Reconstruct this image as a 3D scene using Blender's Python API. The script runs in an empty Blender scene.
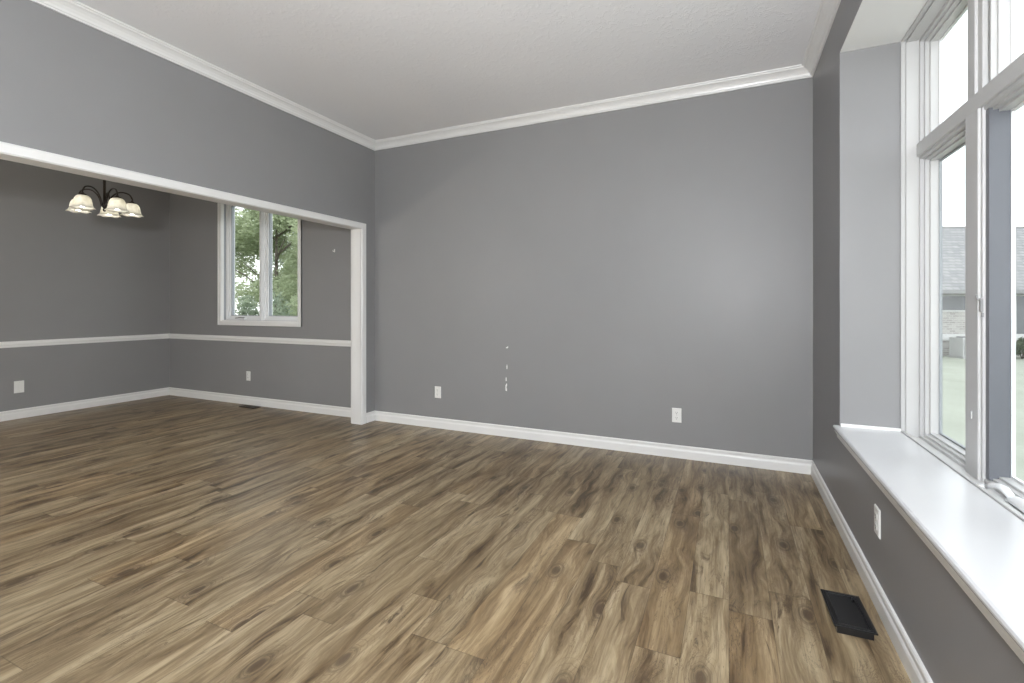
import bpy, bmesh, math, random
from mathutils import Vector, Matrix

random.seed(7)
scene = bpy.context.scene
COL = scene.collection

# ------------------------------------------------------------------ camera
YAW = 0.4176
FPX, CX, V0, EYE = 473.227, 519.1256, 305.726, 1.25
cam_data = bpy.data.cameras.new('camera')
cam = bpy.data.objects.new('camera', cam_data)
COL.objects.link(cam)
cam.location = (0, 0, EYE)
cam.rotation_euler = (math.pi / 2, 0, YAW)
cam_data.sensor_width = 36.0
cam_data.lens = FPX / 1024 * 36.0
cam_data.shift_x = -(CX - 512) / 1024
cam_data.shift_y = -(341.5 - V0) / 1024
cam_data.clip_start = 0.02
cam_data.clip_end = 500
scene.camera = cam

# ------------------------------------------------------------------ sky, exposure
SKY = 2.15
GLOW = 2.0
FILL_UP = 470.0  # strengths of the added, unseen fill lamps
FILL = 125.0
FILL2 = 8.0
FILL2_UP = 120.0
world = bpy.data.worlds.new('overcast_sky')
scene.world = world
world.use_nodes = True
wn = world.node_tree.nodes
wl = world.node_tree.links
wn.clear()
w_out = wn.new('ShaderNodeOutputWorld')
w_bg = wn.new('ShaderNodeBackground')
w_tc = wn.new('ShaderNodeTexCoord')
w_sep = wn.new('ShaderNodeSeparateXYZ')
wl.new(w_tc.outputs['Generated'], w_sep.inputs[0])
w_noise = wn.new('ShaderNodeTexNoise')
w_noise.inputs['Scale'].default_value = 3.0
w_noise.inputs['Detail'].default_value = 5
wl.new(w_tc.outputs['Generated'], w_noise.inputs['Vector'])
w_ramp = wn.new('ShaderNodeValToRGB')
w_ramp.color_ramp.elements[0].position = 0.3
w_ramp.color_ramp.elements[0].color = (0.86, 0.92, 1.0, 1)
w_ramp.color_ramp.elements[1].position = 0.7
w_ramp.color_ramp.elements[1].color = (1.0, 1.0, 1.0, 1)
wl.new(w_noise.outputs['Fac'], w_ramp.inputs[0])
wl.new(w_ramp.outputs[0], w_bg.inputs['Color'])
# bright patch of thin cloud where the sun is (out to the right of the room)
w_dot = wn.new('ShaderNodeVectorMath'); w_dot.operation = 'DOT_PRODUCT'
w_dot.inputs[1].default_value = Vector((0.80, -0.28, 0.53)).normalized()
wl.new(w_tc.outputs['Generated'], w_dot.inputs[0])
w_max = wn.new('ShaderNodeMath'); w_max.operation = 'MAXIMUM'
wl.new(w_dot.outputs['Value'], w_max.inputs[0]); w_max.inputs[1].default_value = 0
w_pow = wn.new('ShaderNodeMath'); w_pow.operation = 'POWER'
wl.new(w_max.outputs[0], w_pow.inputs[0]); w_pow.inputs[1].default_value = 6
w_mul = wn.new('ShaderNodeMath'); w_mul.operation = 'MULTIPLY_ADD'
wl.new(w_pow.outputs[0], w_mul.inputs[0])
w_mul.inputs[1].default_value = GLOW
w_mul.inputs[2].default_value = SKY
wl.new(w_mul.outputs[0], w_bg.inputs['Strength'])
wl.new(w_bg.outputs[0], w_out.inputs[0])

vs = scene.view_settings
vs.view_transform = 'Standard'
vs.look = 'None'
vs.exposure = 0.0
vs.gamma = 1.0
vs.use_curve_mapping = False
scene.cycles.max_bounces = 12
scene.cycles.diffuse_bounces = 8
scene.cycles.transparent_max_bounces = 24
scene.cycles.use_denoising = True
scene.cycles.sample_clamp_indirect = 8.0


def portal(name, loc, rot, sx, sy):
    """sampling portal filling a window opening: gives off no light of its own"""
    d = bpy.data.lights.new(name, 'AREA')
    d.shape = 'RECTANGLE'
    d.size, d.size_y = sx, sy
    d.cycles.is_portal = True
    o = bpy.data.objects.new(name, d)
    o.location = loc
    o.rotation_euler = rot
    COL.objects.link(o)


# ------------------------------------------------------------------ main sizes (metres)
XL, XR = -3.543, 0.568          # living room side walls
XLB = -3.663                    # dining face of the partition
YB = 4.09                       # back wall of both rooms
XD = -7.196                     # far dining wall
YF = -2.3                       # wall behind the camera
ZC = 3.02                       # ceiling
BAY0, BAY1 = -0.12, 3.158       # window bay along y
BAYX = 0.845                    # inner face of the window joinery
BAYZ0, BAYZ1 = 0.575, 2.67
HEAD = 2.059                    # wide opening to the dining room
OP0, OP1 = 0.30, 3.87
WX0, WX1, WZ0, WZ1 = -6.085, -4.685, 1.05, 2.64    # dining window
GROUND = -1.08

# ------------------------------------------------------------------ node helpers
def new_mat(name):
    m = bpy.data.materials.new(name)
    m.use_nodes = True
    nt = m.node_tree
    b = nt.nodes['Principled BSDF']
    return m, nt, b


class N:
    """tiny node-graph writer"""
    def __init__(self, nt):
        self.nt = nt

    def _in(self, sock, v):
        if isinstance(v, bpy.types.NodeSocket):
            self.nt.links.new(v, sock)
        elif v is not None:
            sock.default_value = v

    def math(self, op, a, b=None, c=None, clamp=False):
        n = self.nt.nodes.new('ShaderNodeMath'); n.operation = op; n.use_clamp = clamp
        self._in(n.inputs[0], a)
        if b is not None: self._in(n.inputs[1], b)
        if c is not None: self._in(n.inputs[2], c)
        return n.outputs[0]

    def noise(self, vec, scale, detail=4, rough=0.55, dist=0.0):
        n = self.nt.nodes.new('ShaderNodeTexNoise')
        self._in(n.inputs['Vector'], vec)
        n.inputs['Scale'].default_value = scale
        n.inputs['Detail'].default_value = detail
        n.inputs['Roughness'].default_value = rough
        n.inputs['Distortion'].default_value = dist
        return n.outputs['Fac']

    def coord(self, kind='Object'):
        return self.nt.nodes.new('ShaderNodeTexCoord').outputs[kind]

    def sep(self, v):
        n = self.nt.nodes.new('ShaderNodeSeparateXYZ'); self._in(n.inputs[0], v)
        return n.outputs

    def comb(self, x, y, z):
        n = self.nt.nodes.new('ShaderNodeCombineXYZ')
        for s, v in zip(n.inputs, (x, y, z)): self._in(s, v)
        return n.outputs[0]

    def white(self, v, dim='2D'):
        n = self.nt.nodes.new('ShaderNodeTexWhiteNoise'); n.noise_dimensions = dim
        if dim == '1D': self._in(n.inputs['W'], v)
        else: self._in(n.inputs['Vector'], v)
        return n.outputs['Value']

    def ramp(self, fac, stops):
        n = self.nt.nodes.new('ShaderNodeValToRGB'); self._in(n.inputs[0], fac)
        cr = n.color_ramp
        while len(cr.elements) < len(stops): cr.elements.new(0.5)
        for e, (p, c) in zip(cr.elements, stops):
            e.position = p
            e.color = (c, c, c, 1) if isinstance(c, (int, float)) else tuple(c) + (1,)
        return n.outputs[0]

    def mix(self, fac, a, b, mode='MIX'):
        n = self.nt.nodes.new('ShaderNodeMix'); n.data_type = 'RGBA'; n.blend_type = mode
        self._in(n.inputs[0], fac)
        for s, v in ((n.inputs[6], a), (n.inputs[7], b)):
            if isinstance(v, (tuple, list)): v = tuple(v) + (1,)
            self._in(s, v)
        return n.outputs[2]

    def bump(self, h, strength, dist):
        n = self.nt.nodes.new('ShaderNodeBump')
        n.inputs['Strength'].default_value = strength
        n.inputs['Distance'].default_value = dist
        self._in(n.inputs['Height'], h)
        return n.outputs[0]


def paint(name, col, rough=0.5, var=0.03, bump=0.0, bscale=300, spec=0.5, vscale=2.5):
    m, nt, b = new_mat(name)
    g = N(nt); c = g.coord()
    f = g.noise(c, vscale, 4)
    lo = tuple(x * (1 - var) for x in col); hi = tuple(x * (1 + var) for x in col)
    nt.links.new(g.ramp(f, [(0.3, lo), (0.7, hi)]), b.inputs['Base Color'])
    b.inputs['Roughness'].default_value = rough
    b.inputs['Specular IOR Level'].default_value = spec
    if bump:
        nt.links.new(g.bump(g.noise(c, bscale, 2), bump, 0.002), b.inputs['Normal'])
    return m


def lin(r, g, b):
    f = lambda v: (v / 255 / 12.92) if v / 255 <= 0.04045 else ((v / 255 + 0.055) / 1.055) ** 2.4
    return (f(r), f(g), f(b))


M = {}
M['wall'] = paint('grey_wall_paint', (0.253, 0.2515, 0.255), 0.42, 0.02, 0.10, 260, 0.4)
M['white'] = paint('white_trim_paint', (0.80, 0.80, 0.79), 0.32, 0.015)
M['sill'] = paint('white_gloss_sill_paint', (0.60, 0.605, 0.615), 0.22, 0.01)
M['vinyl'] = paint('white_window_vinyl', (0.78, 0.79, 0.80), 0.30, 0.01)
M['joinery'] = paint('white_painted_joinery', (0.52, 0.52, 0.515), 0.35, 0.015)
M['reveal_shade'] = paint('blue_grey_reveal_shade', (0.115, 0.122, 0.137), 0.35, 0.05)  # shade on the second unit's jamb reveal, put into the colour
M['gasket'] = paint('grey_glazing_gasket', (0.33, 0.35, 0.37), 0.5, 0.03)
M['bay_white'] = paint('white_bay_ceiling_paint', (0.80, 0.80, 0.79), 0.6, 0.01)
M['plastic'] = paint('white_outlet_plastic', (0.80, 0.80, 0.78), 0.35, 0.01)
M['slot'] = paint('dark_outlet_slot', (0.06, 0.06, 0.06), 0.6)
M['screw'] = paint('painted_screw_head', (0.62, 0.62, 0.60), 0.4)
M['black'] = paint('black_register_enamel', (0.008, 0.008, 0.009), 0.30, 0.2)
M['brown'] = paint('brown_register_enamel', (0.050, 0.042, 0.034), 0.45, 0.2)
M['bronze'] = paint('dark_bronze_metal', (0.035, 0.028, 0.024), 0.35, 0.2)
M['bronze'].node_tree.nodes['Principled BSDF'].inputs['Metallic'].default_value = 0.7
M['steel'] = paint('dull_steel', (0.25, 0.25, 0.25), 0.4)
M['spackle'] = paint('bare_white_plaster', (0.82, 0.82, 0.80), 0.8)


# textured ceiling
def ceiling_mat():
    m, nt, b = new_mat('white_knockdown_ceiling')
    g = N(nt); c = g.coord()
    b.inputs['Base Color'].default_value = (0.89, 0.895, 0.91, 1)
    b.inputs['Roughness'].default_value = 0.75
    h = g.ramp(g.noise(c, 22, 5, 0.6, 1.2), [(0.52, 0.0), (0.60, 1.0)])
    nt.links.new(g.bump(h, 0.25, 0.004), b.inputs['Normal'])
    return m


M['ceiling'] = ceiling_mat()


# laminate plank floor, planks along y
def floor_mat():
    m, nt, b = new_mat('oak_laminate_planks')
    g = N(nt)
    s = g.sep(g.coord())
    x, y = s[0], s[1]
    W, Lg = 0.158, 1.22
    xs = g.math('DIVIDE', x, W)
    row = g.math('FLOOR', xs)
    fx = g.math('FRACT', xs)
    roff = g.white(row, '1D')
    ys = g.math('ADD', g.math('DIVIDE', y, Lg), g.math('MULTIPLY', roff, 7.31))
    colm = g.math('FLOOR', ys)
    fy = g.math('FRACT', ys)
    pid = g.comb(row, colm, 0.0)
    r1 = g.white(pid, '2D')
    r2 = g.white(g.comb(colm, row, 3.7), '3D')
    r3 = g.white(g.comb(row, colm, 9.1), '3D')
    # plank-local grain coordinates
    gx = g.math('ADD', x, g.math('MULTIPLY', r1, 17.0))
    gy = g.math('ADD', y, g.math('MULTIPLY', r2, 31.0))
    vlong = g.comb(g.math('MULTIPLY', gx, 7.0), g.math('MULTIPLY', gy, 0.9), r3)
    # the figure bends round knots
    kn = g.nt.nodes.new('ShaderNodeTexVoronoi')
    kn.feature = 'F1'
    kn.voronoi_dimensions = '2D'
    kn.inputs['Scale'].default_value = 1.0
    kn.inputs['Randomness'].default_value = 1.0
    g._in(kn.inputs['Vector'], g.comb(g.math('MULTIPLY', gx, 6.0), g.math('MULTIPLY', gy, 3.0), g.math('MULTIPLY', r3, 5)))
    kd = kn.outputs['Distance']
    warp = g.math('MULTIPLY', g.math('SUBTRACT', 0.5, kd, clamp=True), 1.2)
    vw = g.comb(g.math('ADD', g.math('MULTIPLY', gx, 14.0), g.math('MULTIPLY', warp, 0.8)), g.math('MULTIPLY', gy, 1.5), r3)
    broad = g.noise(vw, 1.0, 8, 0.64, 0.45)
    streak = g.noise(g.comb(g.math('ADD', g.math('MULTIPLY', gx, 17.0), g.math('MULTIPLY', warp, 1.1)), g.math('MULTIPLY', gy, 2.3), r3), 1.0, 8, 0.70, 0.8)
    fine = g.noise(g.comb(g.math('MULTIPLY', gx, 110.0), g.math('MULTIPLY', gy, 3.5), r3), 1.0, 3, 0.6, 0.3)
    base = g.ramp(broad, [(0.33, (0.085, 0.056, 0.029)), (0.40, (0.240, 0.174, 0.100)),
                          (0.52, (0.440, 0.352, 0.224)), (0.66, (0.650, 0.548, 0.380))])
    tone = g.ramp(r1, [(0.0, (0.82, 0.80, 0.77)), (0.3, (0.93, 0.92, 0.91)), (0.7, (1.0, 1.0, 1.0)), (1.0, (1.08, 1.08, 1.08))])
    c1 = g.mix(1.0, g.mix(1.0, base, (0.63, 0.60, 0.555), 'MULTIPLY'), tone, 'MULTIPLY')
    # warmer (orange-brown) planks here and there
    warm = g.math('MULTIPLY', g.math('GREATER_THAN', r2, 0.76), 0.35)
    c1 = g.mix(warm, c1, g.mix(1.0, c1, (1.08, 0.93, 0.76), 'MULTIPLY'))
    # dark mineral streaks
    sk = g.ramp(streak, [(0.33, 1.0), (0.42, 0.0)])
    c1 = g.mix(g.math('MULTIPLY', sk, 0.90), c1, (0.085, 0.058, 0.034))
    lines = g.ramp(g.math('ABSOLUTE', g.math('SUBTRACT', streak, 0.50)), [(0.0, 1.0), (0.012, 0.0)])
    patch = g.ramp(g.noise(g.comb(g.math('MULTIPLY', gx, 5.0), g.math('MULTIPLY', gy, 1.7), r3), 1.0, 2), [(0.45, 0.0), (0.62, 1.0)])
    c1 = g.mix(g.math('MULTIPLY', g.math('MULTIPLY', lines, patch), 0.85), c1, (0.070, 0.045, 0.026))
    c1 = g.mix(g.math('MULTIPLY', g.ramp(fine, [(0.30, 1.0), (0.52, 0.0)]), 0.50), c1, (0.13, 0.09, 0.055))
    mid = g.noise(g.comb(g.math('MULTIPLY', gx, 55.0), g.math('MULTIPLY', gy, 4.5), r3), 1.0, 4, 0.65, 0.5)
    c1 = g.mix(g.math('MULTIPLY', g.ramp(mid, [(0.36, 1.0), (0.48, 0.0)]), 0.36), c1, (0.125, 0.087, 0.050))
    # knots: dark heart with a ring round it
    ks = g.sep(kn.outputs['Color'])
    on = g.math('GREATER_THAN', ks[0], 0.66)
    heart = g.ramp(kd, [(0.0, 1.0), (0.09, 0.9), (0.14, 0.2), (0.18, 0.7), (0.22, 0.2), (0.40, 0.0)])
    c1 = g.mix(g.math('MULTIPLY', g.math('MULTIPLY', heart, on), 0.85), c1, (0.060, 0.038, 0.022))
    rng = g.math('ABSOLUTE', g.math('SINE', g.math('ADD', g.math('MULTIPLY', kd, 34.0), g.math('MULTIPLY', broad, 9.0))))
    rmask = g.math('MULTIPLY', g.math('MULTIPLY', g.ramp(kd, [(0.10, 1.0), (0.55, 0.0)]), on), g.ramp(rng, [(0.0, 1.0), (0.30, 0.0)]))
    c1 = g.mix(g.math('MULTIPLY', rmask, 0.75), c1, (0.085, 0.055, 0.032))
    # plank joints
    ex = g.math('MINIMUM', fx, g.math('SUBTRACT', 1.0, fx))
    ey = g.math('MINIMUM', fy, g.math('SUBTRACT', 1.0, fy))
    jx = g.math('LESS_THAN', ex, 0.008)
    jy = g.math('LESS_THAN', ey, 0.0014)
    j = g.math('MAXIMUM', jx, jy)
    c1 = g.mix(g.math('MULTIPLY', j, 0.42), c1, (0.045, 0.030, 0.018))
    nt.links.new(c1, b.inputs['Base Color'])
    nt.links.new(g.ramp(fine, [(0.3, 0.42), (0.7, 0.32)]), b.inputs['Roughness'])
    b.inputs['Specular IOR Level'].default_value = 0.45
    hgt = g.math('SUBTRACT', g.math('MULTIPLY', fine, 0.25), j)
    nt.links.new(g.bump(hgt, 0.15, 0.001), b.inputs['Normal'])
    return m


M['floor'] = floor_mat()


def glass_mat():
    m = bpy.data.materials.new('clear_window_glass'); m.use_nodes = True
    nt = m.node_tree; nt.nodes.clear()
    out = nt.nodes.new('ShaderNodeOutputMaterial')
    mx = nt.nodes.new('ShaderNodeMixShader')
    tr = nt.nodes.new('ShaderNodeBsdfTransparent'); tr.inputs[0].default_value = (0.94, 0.955, 0.95, 1)
    gl = nt.nodes.new('ShaderNodeBsdfGlossy'); gl.inputs['Roughness'].default_value = 0.02
    g = N(nt)
    lw = nt.nodes.new('ShaderNodeLayerWeight'); lw.inputs[0].default_value = 0.5
    fac = g.math('MULTIPLY_ADD', g.math('POWER', lw.outputs['Facing'], 5.0), 0.30, 0.02)
    nt.links.new(fac, mx.inputs[0])
    nt.links.new(tr.outputs[0], mx.inputs[1]); nt.links.new(gl.outputs[0], mx.inputs[2])
    nt.links.new(mx.outputs[0], out.inputs[0])
    return m


M['glass'] = glass_mat()


def emit_mat(name, col, strength):
    m, nt, b = new_mat(name)
    b.inputs['Base Color'].default_value = (0.8, 0.8, 0.8, 1)
    b.inputs['Emission Color'].default_value = tuple(col) + (1,)
    b.inputs['Emission Strength'].default_value = strength
    return m


M['bulb'] = emit_mat('lit_frosted_bulb', (1.0, 0.965, 0.91), 18.0)


def shade_mat():
    m = bpy.data.materials.new('ribbed_alabaster_glass'); m.use_nodes = True
    nt = m.node_tree; nt.nodes.clear()
    out = nt.nodes.new('ShaderNodeOutputMaterial')
    g = N(nt); c = g.coord()
    col = g.ramp(g.noise(c, 18, 4, 0.6, 1.0), [(0.35, (0.74, 0.72, 0.64)), (0.7, (0.84, 0.83, 0.78))])
    di = nt.nodes.new('ShaderNodeBsdfDiffuse'); tl = nt.nodes.new('ShaderNodeBsdfTranslucent')
    gl = nt.nodes.new('ShaderNodeBsdfGlossy'); gl.inputs['Roughness'].default_value = 0.2
    nt.links.new(col, di.inputs[0]); nt.links.new(col, tl.inputs[0])
    m1 = nt.nodes.new('ShaderNodeMixShader'); m1.inputs[0].default_value = 0.42
    nt.links.new(di.outputs[0], m1.inputs[1]); nt.links.new(tl.outputs[0], m1.inputs[2])
    m2 = nt.nodes.new('ShaderNodeMixShader'); m2.inputs[0].default_value = 0.06
    nt.links.new(m1.outputs[0], m2.inputs[1]); nt.links.new(gl.outputs[0], m2.inputs[2])
    nt.links.new(m2.outputs[0], out.inputs[0])
    return m


M['shade'] = shade_mat()


def leaf_mat(name, c0, c1):
    m = bpy.data.materials.new(name); m.use_nodes = True
    nt = m.node_tree; nt.nodes.clear()
    out = nt.nodes.new('ShaderNodeOutputMaterial')
    g = N(nt); c = g.coord()
    col = g.ramp(g.noise(c, 3.0, 5, 0.7), [(0.32, c0), (0.68, c1)])
    di = nt.nodes.new('ShaderNodeBsdfDiffuse'); tl = nt.nodes.new('ShaderNodeBsdfTranslucent')
    nt.links.new(col, di.inputs[0]); nt.links.new(col, tl.inputs[0])
    mx = nt.nodes.new('ShaderNodeMixShader'); mx.inputs[0].default_value = 0.4
    nt.links.new(di.outputs[0], mx.inputs[1]); nt.links.new(tl.outputs[0], mx.inputs[2])
    nt.links.new(mx.outputs[0], out.inputs[0])
    return m


M['leaf_light'] = leaf_mat('pale_green_leaves', (0.33, 0.39, 0.25), (0.66, 0.71, 0.50))
M['leaf_dark'] = leaf_mat('deep_green_leaves', (0.24, 0.30, 0.22), (0.50, 0.56, 0.43))
M['leaf_shrub'] = leaf_mat('shrub_leaves', (0.10, 0.13, 0.08), (0.22, 0.25, 0.17))
M['bark'] = paint('grey_brown_bark', (0.16, 0.14, 0.115), 0.9, 0.35, 0.6, 40, 0.2, 9)


def grass_mat():
    m, nt, b = new_mat('mown_grass')
    g = N(nt); c = g.coord()
    f = g.math('ADD', g.math('MULTIPLY', g.noise(c, 0.6, 4), 0.5), g.math('MULTIPLY', g.noise(c, 14, 5, 0.7), 0.5))
    nt.links.new(g.ramp(f, [(0.35, (0.32, 0.34, 0.28)), (0.65, (0.43, 0.45, 0.385))]), b.inputs['Base Color'])
    b.inputs['Roughness'].default_value = 0.95
    b.inputs['Specular IOR Level'].default_value = 0.1
    return m


M['grass'] = grass_mat()
M['concrete'] = paint('pale_concrete', (0.42, 0.42, 0.41), 0.9, 0.1, 0, 1, 0.2)


def brick_mat(name, c1, c2, cm, bw, bh, mortar):
    m, nt, b = new_mat(name)
    g = N(nt)
    s = g.sep(g.coord())
    n = nt.nodes.new('ShaderNodeTexBrick')
    g._in(n.inputs['Vector'], g.comb(s[0], s[2], 0.0))
    n.inputs['Color1'].default_value = tuple(c1) + (1,)
    n.inputs['Color2'].default_value = tuple(c2) + (1,)
    n.inputs['Mortar'].default_value = tuple(cm) + (1,)
    n.inputs['Scale'].default_value = 1.0
    n.inputs['Mortar Size'].default_value = mortar
    n.inputs['Brick Width'].default_value = bw
    n.inputs['Row Height'].default_value = bh
    nt.links.new(n.outputs['Color'], b.inputs['Base Color'])
    b.inputs['Roughness'].default_value = 0.9
    b.inputs['Specular IOR Level'].default_value = 0.15
    return m


M['brick'] = brick_mat('pale_grey_brick', (0.34, 0.325, 0.31), (0.50, 0.48, 0.46), (0.55, 0.53, 0.51), 0.30, 0.10, 0.012)
M['roof'] = brick_mat('grey_roof_shingles', (0.27, 0.27, 0.275), (0.36, 0.355, 0.35), (0.21, 0.21, 0.215), 0.33, 0.16, 0.014)
M['house_trim'] = paint('pale_house_trim', (0.62, 0.62, 0.61), 0.7)
M['siding'] = paint('white_house_siding', (0.7, 0.7, 0.7), 0.8)
M['house_glass'] = paint('dark_house_glass', (0.16, 0.165, 0.175), 0.2)
M['ac'] = paint('light_grey_ac_metal', (0.5, 0.5, 0.5), 0.5)
M['fin'] = paint('dark_ac_grille', (0.26, 0.26, 0.26), 0.6)


# ------------------------------------------------------------------ mesh helpers
class MB:
    """collects shapes into one mesh"""
    def __init__(self):
        self.v = []; self.f = []; self.smooth = []

    def add(self, vs, fs, smooth=False):
        k = len(self.v)
        self.v += [tuple(p) for p in vs]
        self.f += [tuple(i + k for i in f) for f in fs]
        self.smooth += [smooth] * len(fs)
        return self

    def box(self, x0, x1, y0, y1, z0, z1):
        vs = [(x, y, z) for x in (x0, x1) for y in (y0, y1) for z in (z0, z1)]
        fs = [(0, 1, 3, 2), (4, 6, 7, 5), (0, 4, 5, 1), (2, 3, 7, 6), (0, 2, 6, 4), (1, 5, 7, 3)]
        return self.add(vs, fs)

    def extrude(self, prof, p0, p1, fn):
        """prof: closed 2-D outline [(a,b)]; fn(a,b,t)->point; swept t=p0..p1"""
        n = len(prof)
        vs = [fn(a, b, p0) for a, b in prof] + [fn(a, b, p1) for a, b in prof]
        fs = [(i, (i + 1) % n, n + (i + 1) % n, n + i) for i in range(n)]
        fs += [tuple(range(n))[::-1], tuple(range(n, 2 * n))]
        return self.add(vs, fs)

    def ring(self, fn, u0, u1, z0, z1, wd, d0, d1):
        """rectangular picture-frame ring; wd = width (or l, r, b, t); fn(u,d,z)->point"""
        l, r, b, t = wd if isinstance(wd, tuple) else (wd,) * 4
        o = [(u0, z0), (u1, z0), (u1, z1), (u0, z1)]
        i = [(u0 + l, z0 + b), (u1 - r, z0 + b), (u1 - r, z1 - t), (u0 + l, z1 - t)]
        vs = [fn(u, d, z) for d in (d0, d1) for u, z in o + i]
        fs = []
        for k in range(4):
            n = (k + 1) % 4
            fs += [(k, n, 4 + n, 4 + k), (8 + k, 12 + k, 12 + n, 8 + n),
                   (k, 8 + k, 8 + n, n), (4 + k, 4 + n, 12 + n, 12 + k)]
        return self.add(vs, fs)

    def lathe(self, prof, c, seg=32, wob=None, ang0=0.0):
        """prof [(r,z)] spun round the vertical through c"""
        vs = []; n = len(prof)
        for s in range(seg):
            a = ang0 + 2 * math.pi * s / seg
            for k, (r, z) in enumerate(prof):
                rr, zz = (r, z) if wob is None else wob(r, z, a, k)
                vs.append((c[0] + rr * math.cos(a), c[1] + rr * math.sin(a), c[2] + zz))
        fs = [(s * n + k, ((s + 1) % seg) * n + k, ((s + 1) % seg) * n + k + 1, s * n + k + 1)
              for s in range(seg) for k in range(n - 1)]
        return self.add(vs, fs, True)

    def tube(self, pts, rad, seg=10):
        pts = [Vector(p) for p in pts]; n = len(pts)
        rads = rad if isinstance(rad, (list, tuple)) else [rad] * n
        vs = []
        up = Vector((0, 0, 1))
        prev = None
        for i, p in enumerate(pts):
            t = (pts[min(i + 1, n - 1)] - pts[max(i - 1, 0)]).normalized()
            if prev is None:
                a = t.cross(up if abs(t.z) < 0.9 else Vector((1, 0, 0))).normalized()
            else:
                a = (prev - t * prev.dot(t)).normalized()
            prev = a
            b = t.cross(a)
            for s in range(seg):
                q = 2 * math.pi * s / seg
                vs.append(p + (a * math.cos(q) + b * math.sin(q)) * rads[i])
        fs = [(i * seg + s, i * seg + (s + 1) % seg, (i + 1) * seg + (s + 1) % seg, (i + 1) * seg + s)
              for i in range(n - 1) for s in range(seg)]
        self.add(vs, fs, True)
        self.add(vs[:seg], [tuple(range(seg))[::-1]]); self.add(vs[-seg:], [tuple(range(seg))])
        return self

    def build(self, name, mat, parent=None, bevel=0.0, matrix=None, recalc=True):
        me = bpy.data.meshes.new(name)
        me.from_pydata(self.v, [], self.f)
        bm = bmesh.new(); bm.from_mesh(me)
        bmesh.ops.remove_doubles(bm, verts=bm.verts, dist=1e-6)
        if recalc:
            bmesh.ops.recalc_face_normals(bm, faces=bm.faces)
        if matrix is not None:
            bm.transform(matrix)
        bm.to_mesh(me); bm.free()
        if len(me.polygons) == len(self.smooth):
            me.polygons.foreach_set('use_smooth', self.smooth)
        mats = mat if isinstance(mat, (list, tuple)) else [mat]
        for mm in mats: me.materials.append(mm)
        o = bpy.data.objects.new(name, me)
        COL.objects.link(o)
        if parent is not None: o.parent = parent
        if bevel:
            md = o.modifiers.new('edge_bevel', 'BEVEL')
            md.width = bevel; md.segments = 2; md.limit_method = 'ANGLE'; md.angle_limit = math.radians(40)
        return o


def tag(o, label, cat, group=None):
    o['label'] = label; o['category'] = cat
    if group: o['group'] = group
    return o


def struct(o):
    o['kind'] = 'structure'
    return o


def empty(name, loc=(0, 0, 0), rz=0.0):
    o = bpy.data.objects.new(name, None)
    o.empty_display_size = 0.1
    o.location = loc; o.rotation_euler = (0, 0, rz)
    COL.objects.link(o)
    return o


def wallbox(mb, x0, x1, y0, y1, z0, z1):
    return mb.box(x0, x1, y0, y1, z0, z1)


# ------------------------------------------------------------------ floor, ceiling, walls
TH = 0.16
struct(MB().box(XD - TH, 1.005, YF - TH, YB + TH, -0.12, 0.0).build('floor', M['floor']))
struct(MB().box(XD - TH, 1.005, YF - TH, YB + TH, ZC, ZC + 0.16).build('ceiling', M['ceiling']))

mb = MB()                                   # back wall with the dining window opening
mb.box(XD - TH, WX0, YB, YB + TH, 0, ZC)
mb.box(WX1, 1.005, YB, YB + TH, 0, ZC)
mb.box(WX0, WX1, YB, YB + TH, 0, WZ0)
mb.box(WX0, WX1, YB, YB + TH, WZ1, ZC)
wall_back = struct(mb.build('wall_back', M['wall']))

mb = MB()                                   # partition with the wide opening
mb.box(XLB, XL, OP1 + 0.012, YB, 0, ZC)
mb.box(XLB, XL, OP0 - 0.012, OP1 + 0.012, HEAD + 0.012, ZC)
mb.box(XLB, XL, YF, OP0 - 0.012, 0, ZC)
struct(mb.build('wall_left', M['wall']))

struct(MB().box(XD - TH, XD, YF, YB, 0, ZC).build('wall_dining_left', M['wall']))

mb = MB()                                   # right wall and the window bay cut in it
mb.box(XR, 1.005, BAY1, YB, 0, ZC)
mb.box(XR, 1.005, YF, BAY0, 0, ZC)
mb.box(XR, 1.005, BAY0, BAY1, 0, BAYZ0 - 0.045)
mb.box(XR, 1.005, BAY0, BAY1, BAYZ1 + 0.006, ZC)
wall_right = struct(mb.build('wall_right', M['wall']))
struct(MB().box(XR + 0.001, 1.005, BAY0, BAY1, BAYZ1, BAYZ1 + 0.006).build('ceiling_bay', M['bay_white']))

# wall behind the camera: an unseen living room window and dining patio door, added for daylight
FW = [(-2.9, -0.5, 0.6, 2.5), (-6.6, -4.4, 0.05, 2.3)]
mb = MB()
xs = [XD - TH, FW[1][0], FW[1][1], FW[0][0], FW[0][1], 1.005]
mb.box(xs[0], xs[1], YF - TH, YF, 0, ZC)
mb.box(xs[2], xs[3], YF - TH, YF, 0, ZC)
mb.box(xs[4], xs[5], YF - TH, YF, 0, ZC)
for x0, x1, z0, z1 in FW:
    mb.box(x0, x1, YF - TH, YF, 0, z0)
    mb.box(x0, x1, YF - TH, YF, z1, ZC)
struct(mb.build('wall_front', M['wall']))

# ------------------------------------------------------------------ baseboards, chair rail, crown
base_prof = [(0, 0), (0.015, 0), (0.015, 0.060), (0.0125, 0.068), (0.0095, 0.074), (0.0095, 0.084),
             (0.0115, 0.089), (0.0115, 0.095), (0.008, 0.102), (0, 0.104)]
rail_prof = [(0, 0.791), (0.008, 0.791), (0.012, 0.800), (0.012, 0.812), (0.018, 0.824), (0.018, 0.838),
             (0.013, 0.846), (0.011, 0.856), (0, 0.859)]
crown_prof = [(0, 2.944), (0.012, 2.944), (0.014, 2.952), (0.020, 2.956), (0.024, 2.968), (0.036, 2.984),
              (0.052, 2.996), (0.066, 3.002), (0.068, 3.010), (0.078, 3.012), (0.080, 3.020), (0, 3.020)]


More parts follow.
